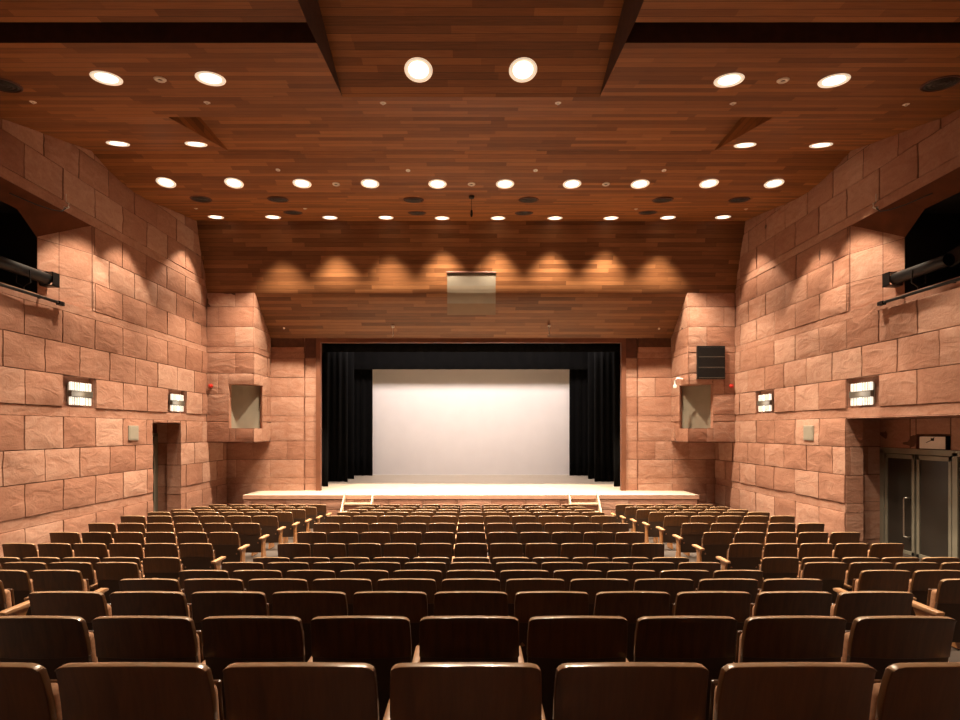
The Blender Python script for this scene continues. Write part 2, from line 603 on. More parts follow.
# front wall each side of the stage, towers
TX = 3885.0
OX = 2908.0
for sg, side in ((-1, 'left'), (1, 'right')):
    st = Stone()
    f = lambda s, Y, d: W3(sg * s, ZC, Y) + Vector((0, -d, 0))
    st.backing(f, (3225, WX, -1780, 2400), [])
    st.courses(f, 3225, WX + 10, -1780, 1610, [], length=660, shift=200, gs=3, gy=4, amp=.010, proj=(.03, .028, .026))
    st.quad([W3(sg * 3225, ZC - .03, -1780), W3(sg * 3225, ZC + .25, -1780), W3(sg * 3225, ZC + .25, 2400), W3(sg * 3225, ZC - .03, 2400)], 0, .4)
    f2 = lambda s, Y, d: W3(sg * s, ZC + .05, Y) + Vector((0, -d, 0))
    st.backing(f2, (2960, 3240, -1780, 2400), [])
    st.courses(f2, 2998, 3224, -1780, 1400, [], length=900, shift=100, gs=3, gy=4, amp=.006, proj=(.03, .028, .026))
    o = st.build('wall_front_' + side)
    structure(o, 'sandstone wall beside the stage opening on the ' + side, 'wall')
    # tower
    st = Stone()
    hole = [(4337 / 1000, TX / 1000 - 1, 0, 0)]
    ff = lambda s, Y, d: W3(sg * s, ZEND, Y) + Vector((0, -d, 0))
    fh = [(3000, 4337, 30, 820)]
    st.backing(ff, (TX, WX, -224, 2458), fh)
    st.courses(ff, TX - 8, WX - 20, -224, 2458, fh, length=620, shift=130, gs=3, gy=4, amp=.008, proj=(.022, .02, .018))
    fs = lambda s, Y, d: W3(sg * TX, s, Y) + Vector((-sg * d, 0, 0))
    sh = [(17, 18.62, 30, 820)]
    st.backing(fs, (ZEND, ZC, -224, 2458), sh)
    st.courses(fs, ZEND - .03, ZC, -224, 2458, sh, length=1.2, shift=.35, gs=.004, gy=4, amp=.007, proj=(.022, .02, .018))
    # window reveals
    st.quad([W3(sg * WX, ZEND, -224), W3(sg * TX, ZEND, -224), W3(sg * TX, ZC, -224), W3(sg * WX, ZC, -224)], 0, .4)
    st.quad([W3(sg * WX, ZEND, 2458), W3(sg * TX, ZEND, 2458), W3(sg * TX, ZC, 2458), W3(sg * WX, ZC, 2458)], 0, .4)
    for yy in (30, 820):
        st.quad([W3(sg * 4337, ZEND, yy), W3(sg * TX, ZEND, yy), W3(sg * TX, 18.62, yy), W3(sg * 3960, 18.78, yy), W3(sg * 4337, 18.12, yy)], 0, .5)
    st.quad([W3(sg * 4337, ZEND, 30), W3(sg * 4337, 18.12, 30), W3(sg * 4337, 18.12, 820), W3(sg * 4337, ZEND, 820)], 0, .5)
    st.quad([W3(sg * TX, 18.62, 30), W3(sg * 3960, 18.78, 30), W3(sg * 3960, 18.78, 820), W3(sg * TX, 18.62, 820)], 0, .5)
    o = st.build('wall_tower_' + side)
    structure(o, 'projecting sandstone bay beside the stage on the ' + side, 'wall')
    # grey panel set in the corner opening
    A, B = (4337, 18.10), (3962, 18.76)
    nrm = (W3(sg * B[0], B[1], 0) - W3(sg * A[0], A[1], 0)).normalized()
    back = Vector((-nrm.y, nrm.x, 0))
    back = back if back.y > 0 else -back
    bm = bmesh.new()
    p = [W3(sg * A[0], A[1], 32), W3(sg * B[0], B[1], 32), W3(sg * B[0], B[1], 818), W3(sg * A[0], A[1], 818)]
    q = [v + back * 0.03 for v in p]
    face(bm, p)
    face(bm, q[::-1])
    for k in range(4):
        face(bm, [p[k], q[k], q[(k + 1) % 4], p[(k + 1) % 4]])
    bmesh.ops.remove_doubles(bm, verts=bm.verts, dist=1e-4)
    bmesh.ops.recalc_face_normals(bm, faces=bm.faces)
    structure(obj('window_1' if sg < 0 else 'window_2', bm, M['panelgrey']),
              'plain grey window panel set into the corner of the %s stone bay' % side, 'window')

# proscenium frame
bm = bmesh.new()
y0, y1 = (ZC - .06) * D, (ZC + .10) * D
for sg in (-1, 1):
    xs = sorted((sg * OX * U, sg * 2996 * U))
    box(bm, (xs[0], y0, H - 1176 * U), (xs[1], y1, H + 1690 * U))
box(bm, (-2996 * U, y0, H + 1690 * U), (2996 * U, y1, H + 1775 * U))
structure(obj('trim_1', bm, M['frame']), 'reddish frame around the stage opening', 'frame')
bm = bmesh.new()
for sg in (-1, 1):
    xs = sorted((sg * 2996 * U, sg * 3960 * U))
    box(bm, (xs[0], (ZC + .05) * D, H + 1612 * U), (xs[1], (ZC + .6) * D, H + 1900 * U))
    xs = sorted((sg * 2998 * U, sg * 3218 * U))
    box(bm, (xs[0], (ZC + .0) * D, H + 1400 * U), (xs[1], (ZC + .6) * D, H + 1850 * U))  # dark block stands for the soffit's shade over the pilaster
structure(obj('trim_shade', bm, M['darkwood']))

# ---------------------------------------------------------------- ceiling
C1 = [(12.5, 3487), (12.8, 3440), (13.16, 3395), (13.6, 3358), (14.05, 3345), (14.6, 3366), (15.1, 3408), (15.5, 3450), (16.2, 3515), (17.27, 3609)]
SLO = 63.25
yside = lambda Z: 3130 - SLO * (10.0 - Z)
YM, ZM = yside(9.26), 9.26
ycen = lambda Z: YM + 172.5 * (ZM - Z)
C2 = [(10.0, 3130), (12.5, 3487)]
CX, RX = 1190.0, 3030.0


def strip(bm, prof, x0, x1, v0=0.0):
    lay = bm.loops.layers.uv.verify()
    v = v0
    for (z0, a), (z1, b) in zip(prof, prof[1:]):
        l = math.hypot((z1 - z0) * D, (b - a) * U)
        pts = [W3(x0, z0, a), W3(x1, z0, a), W3(x1, z1, b), W3(x0, z1, b)]
        face(bm, pts, 0, [(x0 * U, v), (x1 * U, v), (x1 * U, v + l), (x0 * U, v + l)])
        v += l
    return v


def vert_face(bm, pts, mi=0):
    face(bm, pts, mi, [((p.x * 0.6 + p.y), p.z) for p in pts])


bm = bmesh.new()
strip(bm, C1, -WX - 30, WX + 30, 0.03)
for sg in (-1, 1):
    a, b = sorted((sg * RX, sg * (WX + 30)))
    strip(bm, C2, a, b, 0.4)
    vert_face(bm, [W3(sg * RX, 10.0, 3130), W3(sg * RX, 12.5, 3487), W3(sg * RX, 12.5, 3520), W3(sg * RX, 10.0, 3520)])
strip(bm, [(10.0, 3510), (12.5, 3489)], -RX, RX, 0.2)
vert_face(bm, [W3(-RX, 10.0, 3130), W3(RX, 10.0, 3130), W3(RX, 10.0, 3515), W3(-RX, 10.0, 3515)])
strip(bm, [(ZM, YM), (10.0, 3130)], -WX - 30, WX + 30, 0.0)
strip(bm, [(ZB, ycen(5.2)), (5.2, ycen(5.2)), (ZM, YM)], -CX, CX, 0.05)
ZL, ZK = 7.71, 7.25
for sg in (-1, 1):
    a, b = sorted((sg * CX, sg * (WX + 30)))
    strip(bm, [(ZL, yside(ZL)), (ZM, YM)], a, b, 0.0)
    strip(bm, [(ZB, yside(ZK)), (ZK, yside(ZK))], a, b, 0.0)
    # slot between the side panels
    top = yside(ZL) + 560
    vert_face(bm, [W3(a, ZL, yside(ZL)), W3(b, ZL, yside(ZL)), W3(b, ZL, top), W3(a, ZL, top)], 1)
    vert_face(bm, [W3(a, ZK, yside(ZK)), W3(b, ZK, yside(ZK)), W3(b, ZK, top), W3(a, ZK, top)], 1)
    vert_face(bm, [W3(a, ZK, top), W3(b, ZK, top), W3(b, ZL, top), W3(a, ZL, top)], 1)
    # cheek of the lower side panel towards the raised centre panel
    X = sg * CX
    vert_face(bm, [W3(X, ZM, YM), W3(X, ZL, yside(ZL)), W3(X, ZL, ycen(ZL)), W3(X, ZM, YM + 2)], 1)  # shade of the cheek is put into its dark colour
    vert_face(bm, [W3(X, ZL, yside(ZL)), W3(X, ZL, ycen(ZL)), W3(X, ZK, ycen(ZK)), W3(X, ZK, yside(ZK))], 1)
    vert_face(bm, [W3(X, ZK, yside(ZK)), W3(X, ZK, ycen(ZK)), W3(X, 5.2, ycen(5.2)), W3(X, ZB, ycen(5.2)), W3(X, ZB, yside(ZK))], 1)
    # thin edge strip of the panel
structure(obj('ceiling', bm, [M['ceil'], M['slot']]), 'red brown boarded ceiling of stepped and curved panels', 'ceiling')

# curved boarded reflector above the stage opening
PANEL = [(17.27, 3609), (17.82, 2660), (17.89, 2550), (17.97, 2455), (18.08, 2378), (18.2, 2319), (19.33, 1775)]
PLEN = [0.0]
for (za, ya), (zb, yb) in zip(PANEL, PANEL[1:]):
    PLEN.append(PLEN[-1] + math.hypot((zb - za) * D, (yb - ya) * U))


def panel_pt(t):
    l = t * PLEN[-1]
    for k in range(len(PANEL) - 1):
        if l <= PLEN[k + 1] + 1e-9:
            q = (l - PLEN[k]) / (PLEN[k + 1] - PLEN[k])
            return tuple(a + (b - a) * q for a, b in zip(PANEL[k], PANEL[k + 1]))
    return PANEL[-1]


bm = bmesh.new()
strip(bm, PANEL, -WX, WX, 0.02)
bmesh.ops.remove_doubles(bm, verts=bm.verts, dist=1e-5)
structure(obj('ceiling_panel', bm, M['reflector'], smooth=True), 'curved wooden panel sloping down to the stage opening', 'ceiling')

# ---------------------------------------------------------------- floor tiers
TOP = {1: 443, 2: 541, 3: 631, 4: 730, 5: 828, 6: 914, 7: 1007, 8: 1010, 9: 1013, 10: 1017, 11: 1023, 12: 1060, 13: 1106, 14: 1147, 15: 1187}
SEAT_U = 484


def fz(k):
    return H - (TOP[k] + SEAT_U) * U


zrow = lambda k: (k + .9) * D
bm = bmesh.new()
prof = []
prev = None
edges = [(ZB * D, fz(1) + 0.16), (0.55 * D, fz(1) + 0.16)]
ptsf = [edges[1]]
for k in range(1, 16):
    y0 = zrow(k) - .40 * D
    y1 = zrow(k) + .60 * D
    ptsf += [(y0, fz(k)), (y1, fz(k))]
ptsf += [(zrow(15) + .60 * D, H - 1703 * U), (ZC * D + .5, H - 1703 * U)]
for (ya, za), (yb, zb) in zip(ptsf, ptsf[1:]):
    face(bm, [(-5400 * U, ya, za), (5400 * U, ya, za), (5400 * U, yb, zb), (-5400 * U, yb, zb)])
bmesh.ops.remove_doubles(bm, verts=bm.verts, dist=1e-5)
structure(obj('floor', bm, M['floor']), 'dark stepped auditorium floor', 'floor')
bm = bmesh.new()
face(bm, [(-5400 * U, ZB * D, edges[0][1]), (5400 * U, ZB * D, edges[0][1]), (5400 * U, edges[1][0], edges[1][1]), (-5400 * U, edges[1][0], edges[1][1])])
structure(obj('floor_rear', bm, M['tanfloor']))

# ---------------------------------------------------------------- stage
ZS, YS = 18.1, -1176
SX = 4118
stage = bpy.data.objects.new('stage', None)
COL.objects.link(stage)
structure(stage, 'pale boarded stage with a pink stone front', 'stage')
bm = bmesh.new()
face(bm, [W3(-SX, ZS - .03, YS), W3(SX, ZS - .04, YS), W3(SX, ZC + .1, YS), W3(-SX, ZC + .1, YS)], 0,
     [(-SX * U, ZS * D), (SX * U, ZS * D), (SX * U, ZC * D), (-SX * U, ZC * D)])
face(bm, [W3(-5600, ZC + .1, YS), W3(5600, ZC + .1, YS), W3(5600, 28, YS), W3(-5600, 28, YS)], 0,
     [(-5600 * U, ZC * D), (5600 * U, ZC * D), (5600 * U, 28 * D), (-5600 * U, 28 * D)])
obj('deck', bm, M['deck'], stage)
bm = bmesh.new()
box(bm, W3(-SX - 8, ZS - .035, YS - 75), W3(SX + 8, ZS + .15, YS - 1), .008)
for sg in (-1, 1):
    xs = sorted((sg * (SX + 8), sg * (SX - 80)))
    box(bm, W3(xs[0], ZS + .15, YS - 75), W3(xs[1], ZC, YS - 1), .004)
obj('edge_band', bm, M['pinkband'], stage)
st = Stone()
f = lambda s, Y, d: W3(s, ZS, Y) + Vector((0, -d, 0))
st.backing(f, (-SX, SX, -1715, YS - 60), [])
st.courses(f, -SX, SX, -1715, YS - 78, [], length=620, gs=3, gy=4, amp=.006, proj=(.02, .02, .02),
           courses=[(-1715, -1440, .1), (-1440, YS - 78, .6)])
for sg in (-1, 1):
    st.quad([W3(sg * SX, ZS, -1715), W3(sg * SX, ZC, -1715), W3(sg * SX, ZC, YS - 60), W3(sg * SX, ZS, YS - 60)], 0, .5)
st.build('riser', stage)

# black stage house
bm = bmesh.new()
a, b, c, d = -5600, 5600, ZC + .11, 28
lo, hi = YS, 4200
face(bm, [W3(a, d, lo), W3(b, d, lo), W3(b, d, hi), W3(a, d, hi)])
face(bm, [W3(a, c, lo), W3(a, d, lo), W3(a, d, hi), W3(a, c, hi)])
face(bm, [W3(b, c, lo), W3(b, d, lo), W3(b, d, hi), W3(b, c, hi)])
face(bm, [W3(a, c, hi), W3(b, c, hi), W3(b, d, hi), W3(a, d, hi)])
face(bm, [W3(a, c, lo), W3(-OX, c, lo), W3(-OX, c, hi), W3(a, c, hi)])
face(bm, [W3(b, c, lo), W3(OX, c, lo), W3(OX, c, hi), W3(b, c, hi)])
face(bm, [W3(-OX, c, 1700), W3(OX, c, 1700), W3(OX, c, hi), W3(-OX, c, hi)])
structure(obj('wall_stage', bm, M['black']))


def drape(name, x0, x1, z, ylo, yhi, folds, depth, label, cat, group=None):
    bm = bmesh.new()
    n = max(8, folds * 8)
    rows = 6
    fr, bk = [], []
    for j in range(rows + 1):
        y = ylo + (yhi - ylo) * j / rows
        r0, r1 = [], []
        for i in range(n + 1):
            t = i / n
            w = math.sin(t * folds * 2 * math.pi + 0.35 * math.sin(9 * t)) * depth * (0.75 + 0.25 * math.cos(17 * t)) * (1.1 - 0.35 * j / rows)
            p = W3(x0 + (x1 - x0) * t, z, y) + Vector((0, w, 0))
            r0.append(bm.verts.new(p))
            r1.append(bm.verts.new(p + Vector((0, .012, 0))))
        fr.append(r0)
        bk.append(r1)
    for j in range(rows):
        for i in range(n):
            bm.faces.new((fr[j][i], fr[j][i + 1], fr[j + 1][i + 1], fr[j + 1][i]))
            bm.faces.new((bk[j][i], bk[j + 1][i], bk[j + 1][i + 1], bk[j][i + 1]))
    for i in range(n):
        bm.faces.new((fr[0][i], bk[0][i], bk[0][i + 1], fr[0][i + 1]))
        bm.faces.new((fr[rows][i], fr[rows][i + 1], bk[rows][i + 1], bk[rows][i]))
    for j in range(rows):
        bm.faces.new((fr[j][0], fr[j + 1][0], bk[j + 1][0], bk[j][0]))
        bm.faces.new((fr[j][n], bk[j][n], bk[j + 1][n], fr[j + 1][n]))
    o = obj(name, bm, M['velvet'], smooth=True)
    return tag(o, label, cat, group)


LEGS = [(328, 300, 20.75, 3, 'narrow black curtain hanging just inside the %s edge of the stage opening'),
        (347.5, 316, 22.7, 5, 'wide pleated black curtain, second from the %s edge of the stage opening'),
        (354, 322, 24.0, 4, 'black curtain peeping out third from the %s edge of the stage opening'),
        (372.5, 330, 25.7, 6, 'pleated black curtain touching the %s edge of the white screen')]
for sg, side in ((-1, 'left'), (1, 'right')):
    for (xi, xo, z, n, lab) in LEGS:
        drape('stage_curtain', sg * (VX - xo) * z, sg * (VX - xi) * z, z, YS + 4, 2100, n, .07, lab % side, 'curtain', 'black stage curtains')
drape('valance_curtain', -3300, 3300, 20.5, 78 * 20.5, 2600, 26, .03, 'black valance curtain across the top of the stage opening', 'curtain')
drape('valance_curtain', -3500, 3500, 25.0, 60.6 * 25.0, 2600, 22, .03, 'black border curtain just above the white screen', 'curtain')

ZSC = 26.1
t = thing('projection_screen', 'large white projection screen at the back of the stage', 'screen', W3(0, ZSC, -45.6 * ZSC))
w, h = 101.5 * ZSC * U, 115 * ZSC * U
bm = bmesh.new()
box(bm, (-w, 0, 0.0), (w, .02, h))
obj('screen_cloth', bm, M['screen'], t)
bm = bmesh.new()
box(bm, (-w, -.012, 0.0), (w, .03, .05), .006)
obj('bottom_batten', bm, M['white'], t)

# stage steps in line with the aisles
for sg, side in ((-1, 'left'), (1, 'right')):
    xc = sg * 2022
    t = thing('stage_steps', 'short pale wooden steps up to the stage at the %s aisle' % side, 'steps', W3(xc, ZS - .06, -1703))
    hw = 262 * U
    rise = (1703 - 1176) * U
    nst = 4
    run = .25
    for k in range(nst - 1):
        z = rise * (k + 1) / nst
        y = -run * (nst - 1 - k)
        bm = bmesh.new()
        box(bm, (-hw + .03, y, z - .045), (hw - .03, y + run, z), .006)
        obj('tread', bm, M['cream'], t)
        bm = bmesh.new()
        box(bm, (-hw + .035, y + .03, z - rise / nst), (hw - .035, y + .045, z - .045))
        obj('riser_board', bm, M['darkwood'], t)
    for s2 in (-1, 1):
        bm = bmesh.new()
        x = s2 * (hw - .012)
        pr = [(-run * 3.15, 0), (-run * 3.15, .20), (-.02, rise + .06), (-.002, rise + .06), (-.002, rise - .30), (-run * 2.5, 0)]
        a_ = [bm.verts.new((x - .022, y, z)) for y, z in pr]
        b_ = [bm.verts.new((x + .022, y, z)) for y, z in pr]
        bm.faces.new(a_)
        bm.faces.new(b_[::-1])
        for k in range(len(pr)):
            k2 = (k + 1) % len(pr)
            bm.faces.new((a_[k], b_[k], b_[k2], a_[k2]))
        bmesh.ops.recalc_face_normals(bm, faces=bm.faces)
        obj('stringer', bm, M['cream'], t)

# ---------------------------------------------------------------- seats
PITCH = 315.5 * U
bm = bmesh.new()


def back_mesh():
    """curved plywood shell, slightly reclined, arched top with its rounded edge coloured pale as a highlight"""
    bm = bmesh.new()
    prof = [(.052, .585), (.040, .66), (.026, .72), (.012, .765)]
    hw = [.242, .241, .239, .236]
    n = 18
    ts = [math.sin(math.pi / 2 * (-1 + 2 * i / n)) for i in range(n + 1)]
    rows = [[(w * t, y + .022 * t * t, z) for t in ts] for (y, z), w in zip(prof, hw)]

    def arch(t):
        e = max(0.0, abs(t) - .86) / .14
        return .798 - .012 * t * t - .020 * (1 - math.sqrt(1 - .94 * e * e))
    rows.append([(.235 * t, .002 + .022 * t * t, arch(t)) for t in ts])
    th = .032
    F_, B_ = [], []
    for r in rows:
        B_.append([bm.verts.new(p) for p in r])
        F_.append([bm.verts.new((p[0] * .995, p[1] + th, p[2] + .002)) for p in r])
    R = len(rows)
    for j in range(R - 1):
        for i in range(n):
            bm.faces.new((B_[j][i], B_[j][i + 1], B_[j + 1][i + 1], B_[j + 1][i]))
            bm.faces.new((F_[j][i], F_[j + 1][i], F_[j + 1][i + 1], F_[j][i + 1]))
    for i in range(n):
        bm.faces.new((B_[0][i], F_[0][i], F_[0][i + 1], B_[0][i + 1]))
        f = bm.faces.new((B_[R - 1][i], B_[R - 1][i + 1], F_[R - 1][i + 1], F_[R - 1][i]))
        f.material_index = 1
    for j in range(R - 1):
        bm.faces.new((B_[j][0], B_[j + 1][0], F_[j + 1][0], F_[j][0]))
        bm.faces.new((B_[j][n], F_[j][n], F_[j + 1][n], B_[j + 1][n]))
    bmesh.ops.recalc_face_normals(bm, faces=bm.faces)
    rim = [e for e in bm.edges if len(e.link_faces) == 2 and e.calc_face_angle() > 0.9]
    bmesh.ops.bevel(bm, geom=rim, offset=.006, segments=3, clamp_overlap=True, affect='EDGES', profile=.5)
    for f in bm.faces:
        if f.normal.z > .45 and f.calc_center_median().z > .74:
            f.material_index = 1
    return bm


def lower_mesh():
    """dark grey lower shell below the plywood"""
    bm = bmesh.new()
    prof = [(.145, .24), (.110, .36), (.080, .48), (.056, .584)]
    n = 8
    a_, b_ = [], []
    for y, z in prof:
        a_.append([bm.verts.new((.238 * (-1 + 2 * i / n), y + .022 * (-1 + 2 * i / n) ** 2, z)) for i in range(n + 1)])
        b_.append([bm.verts.new((.238 * (-1 + 2 * i / n), y + .024 + .022 * (-1 + 2 * i / n) ** 2, z)) for i in range(n + 1)])
    for j in range(3):
        for i in range(n):
            bm.faces.new((a_[j][i], a_[j][i + 1], a_[j + 1][i + 1], a_[j + 1][i]))
            bm.faces.new((b_[j][i], b_[j + 1][i], b_[j + 1][i + 1], b_[j][i + 1]))
        bm.faces.new((a_[j][0], a_[j + 1][0], b_[j + 1][0], b_[j][0]))
        bm.faces.new((a_[j][n], b_[j][n], b_[j + 1][n], a_[j + 1][n]))
    for i in range(n):
        bm.faces.new((a_[0][i], b_[0][i], b_[0][i + 1], a_[0][i + 1]))
        bm.faces.new((a_[3][i], a_[3][i + 1], b_[3][i + 1], b_[3][i]))
    bmesh.ops.recalc_face_normals(bm, faces=bm.faces)
    return bm


def back_cushion_mesh():
    bm = bmesh.new()
    box(bm, (-.205, -.025, -.15), (.205, .025, .12), .02, 3)
    bmesh.ops.transform(bm, matrix=Matrix.Translation((0, .112, .555)) @ Matrix.Rotation(math.radians(8), 4, 'X'), verts=bm.verts)
    return bm


TIP = Matrix.Translation((0, .205, .385)) @ Matrix.Rotation(math.radians(8), 4, 'X')


def cushion_mesh():
    """seat tipped up"""
    bm = bmesh.new()
    box(bm, (-.205, -.045, -.02), (.205, .035, .285), .028, 3)
    bmesh.ops.transform(bm, matrix=TIP, verts=bm.verts)
    return bm


def pan_mesh():
    bm = bmesh.new()
    box(bm, (-.202, .036, -.01), (.202, .058, .275), .008)
    bmesh.ops.transform(bm, matrix=TIP, verts=bm.verts)
    return bm


def prism(pr, x0, x1, bev=0.0):
    bm = bmesh.new()
    a_ = [bm.verts.new((x0, y, z)) for y, z in pr]
    b_ = [bm.verts.new((x1, y, z)) for y, z in pr]
    bm.faces.new(a_)
    bm.faces.new(b_[::-1])
    for k in range(len(pr)):
        k2 = (k + 1) % len(pr)
        bm.faces.new((a_[k], b_[k], b_[k2], a_[k2]))
    bmesh.ops.recalc_face_normals(bm, faces=bm.faces)
    if bev:
        bmesh.ops.bevel(bm, geom=list(bm.edges), offset=bev, segments=2, affect='EDGES', profile=.5)
    return bm


def arm_mesh(s, end):
    x0, x1 = (PITCH / 2 - .026, PITCH / 2 + (.040 if end else .014))
    pr = [(.012, .500), (.004, .532), (.36, .534), (.392, .522), (.392, .500), (.34, .494)]
    return prism(pr, *sorted((s * x0, s * x1)), bev=.008)


def side_mesh(s):
    x0, x1 = (PITCH / 2 - .022, PITCH / 2 + .010)
    pr = [(.07, 0), (.36, 0), (.34, .05), (.25, .26), (.25, .40), (.31, .496), (.09, .496), (.13, .40), (.12, .26), (.08, .05)]
    return prism(pr, *sorted((s * x0, s * x1)))


def make_seat(both):
    """both: False, or the outer side (-1 / 1) of a seat that ends a row"""
    t = thing('auditorium_seat', None, 'seat')
    obj('backrest', back_mesh(), [M['seat'], M['rim']], t, smooth=True, angle=50)
    obj('lower_shell', lower_mesh(), M['charcoal'], t, smooth=True, angle=50)
    obj('back_cushion', back_cushion_mesh(), M['fabric'], t, smooth=True, angle=50)
    obj('seat_cushion', cushion_mesh(), M['fabric'], t, smooth=True, angle=50)
    obj('seat_pan', pan_mesh(), M['seat'], t)
    for s in {0: (1,), -1: (1, -1), 1: (1,), 2: (1, -1), -2: (1, -1)}[both]:
        end = (both == -1 and s == -1) or (both == 1 and s == 1)
        obj('armrest', arm_mesh(s, end), M['armwood'], t, smooth=True, angle=50)
        obj('side_panel', side_mesh(s), M['sidewood'], t)
    return t


proto = {q: make_seat(q) for q in (0, -1, 1)}
fresh = {q: True for q in proto}


def place_seat(X, k, both, label, group):
    src = proto[both]
    if fresh[both]:
        r = src
        fresh[both] = False
    else:
        r = src.copy()
        COL.objects.link(r)
        for ch in list(src.children):
            c = ch.copy()
            COL.objects.link(c)
            c.parent = r
    r.location = ((X + {1: -10, 2: -5}.get(k, 0)) * U, zrow(k) - .048, fz(k) + .010)
    r['label'] = label
    r['category'] = 'seat'
    r['group'] = group


P_U = 315.5


def row_words(k):
    if k == 1:
        return 'row nearest the camera'
    if k <= 7:
        return ordinal(k) + ' row from the camera'
    if k == 15:
        return 'front row by the stage'
    return ordinal(16 - k) + ' row from the stage'


for k in range(1, 16):
    lim = {1: 3, 2: 4}.get(k, 5)
    for i in range(-lim, lim + 1):
        if i == 0:
            w = 'dark wooden theatre seat, middle seat of the centre block, ' + row_words(k)
        else:
            w = 'dark wooden theatre seat, %s %s of middle, centre block, %s' % (ordinal(abs(i)), 'left' if i < 0 else 'right', row_words(k))
        place_seat(i * P_U, k, -1 if i == -lim else 1 if i == lim else 0, w, 'centre block, ' + row_words(k))
    # side blocks, counted from the aisle
    nl = {4: 1, 5: 2, 6: 4, 7: 5}.get(k, 6 if k >= 8 else 0)
    for i in range(nl):
        X = -(2302 + P_U / 2 - 12 + i * P_U)
        place_seat(X, k, 1 if i == 0 else -1 if i == nl - 1 else 0, 'dark wooden theatre seat, %s from aisle in left block, %s' % (ordinal(i + 1), row_words(k)), 'left block, ' + row_words(k))
    nr = {4: 1, 5: 2, 6: 4, 7: 6}.get(k, 5 if k >= 8 else 0)
    for i in range(nr):
        X = 2300 + P_U / 2 - 12 + i * P_U
        place_seat(X, k, -1 if i == 0 else 1 if i == nr - 1 else 0, 'dark wooden theatre seat, %s from aisle in right block, %s' % (ordinal(i + 1), row_words(k)), 'right block, ' + row_words(k))


# ---------------------------------------------------------------- ceiling fittings
def c_prof(x, y):
    """the ceiling under a sight line of the survey: returns X, Z, Y, slope angle"""
    k = VY - y
    segs = list(zip(C1, C1[1:])) + [((10.0, 3130), (12.5, 3487)), ((ZM, YM), (10.0, 3130)), ((ZL, yside(ZL)), (ZM, YM))]
    if abs(x - VX) < 140 and y < 97:
        segs = [((5.2, ycen(5.2)), (ZM, YM))]
    for (z0, a), (z1, b) in segs:
        m = (b - a) / (z1 - z0)
        z = (a - m * z0) / (k - m)
        if z0 - 1e-6 <= z <= z1 + 1e-6:
            return (x - VX) * z, z, k * z, math.atan2(m * U, D)
    raise ValueError((x, y))


def mounted(name, x, y, label, cat, group):
    X, Z, Y, s = c_prof(x, y)
    return thing(name, label, cat, W3(X, Z, Y), (s, 0, 0), group)


ring_me, lamp_me = None, None


def downlight(x, y, r, half, power, label, group, blend=.35, tilt=0.0):
    global ring_me, lamp_me
    t = mounted('downlight', x, y, label, 'ceiling light', group)
    bm = bmesh.new()
    lathe(bm, [(r * .70, .0), (r * .74, -.006), (r * .9, -.012), (r * .97, -.014), (r, -.004), (r, .004), (r * .7, .004)], 36)
    obj('trim_ring', bm, M['ring'], t, smooth=True)
    bm = bmesh.new()
    lathe(bm, [(0, -.016), (r * .3, -.015), (r * .5, -.012), (r * .64, -.007), (r * .70, .0), (r * .70, .003), (0, .003)], 36)
    obj('lamp_lens', bm, M['lamp'], t)
    l = bpy.data.lights.new('downlight_beam', 'SPOT')
    l.energy = power
    l.color = WARM
    l.spot_size = math.radians(2 * half)
    l.spot_blend = blend
    l.shadow_soft_size = .07
    o = bpy.data.objects.new('downlight_beam', l)
    COL.objects.link(o)
    o.parent = t
    o.location = (0, 0, -.07)
    o.rotation_euler = (-t.rotation_euler.x - math.radians(tilt), 0, 0)


R1 = [(216, 217), (273, 217), (330, 217.5), (386, 217.5), (442, 218), (498, 218), (555, 218), (611, 218), (668, 217.5), (723, 217)]
for i, (x, y) in enumerate(R1):
    downlight(x, y, .205, 39 if i in (0, 9) else 46, LAMP_W * (.6 if i in (0, 9) else 2.4), 'lit round downlight, %s from left in the ceiling row nearest the stage' % ordinal(i + 1), 'downlights nearest the stage', .3 if i in (0, 9) else .5, 7 if i in (0, 9) else 2)
R2 = [(166, 182.5), (234, 183), (302, 183.5), (370, 183.5), (437.5, 184), (505, 184), (572, 184), (640, 184), (709, 183.5), (774, 183.5)]
for i, (x, y) in enumerate(R2):
    downlight(x, y, .205, 35 if i in (0, 9) else 33 if i in (1, 8) else 42, LAMP_W * (.9 if i in (0, 9) else .8 if i in (1, 8) else 1.0), 'lit round downlight, %s from left in the second ceiling row from the stage' % ordinal(i + 1), 'second row of downlights', .25)
R3 = [(118, 143.5), (196, 144), (745, 145), (821, 145)]
W_ = ['left of the pair beside the left ceiling notch', 'right of the pair beside the left ceiling notch', 'left of the pair beside the right ceiling notch', 'right of the pair beside the right ceiling notch']
for (x, y), w in zip(R3, W_):
    downlight(x, y, .205, 34, LAMP_W * 1.45, 'lit slim downlight, ' + w, 'downlights beside the ceiling notches', .25)
R4 = [(106.5, 78, 'outer one of the two large ones at upper left'), (210.5, 78.5, 'inner one of the two large ones at upper left'),
      (729, 80, 'inner one of the two large ones at upper right'), (834, 80.5, 'outer one of the two large ones at upper right')]
for x, y, w in R4:
    downlight(x, y, .205, 50, LAMP_W * 1.0, 'lit round downlight, ' + w, 'downlights in the side panels')
for x, y, w in ((418.5, 70, 'left'), (523, 70, 'right')):
    downlight(x, y, .205, 57, LAMP_W * 1.6, 'brightest round downlight, %s one of the pair in the raised centre panel' % w, 'downlights in the centre panel')

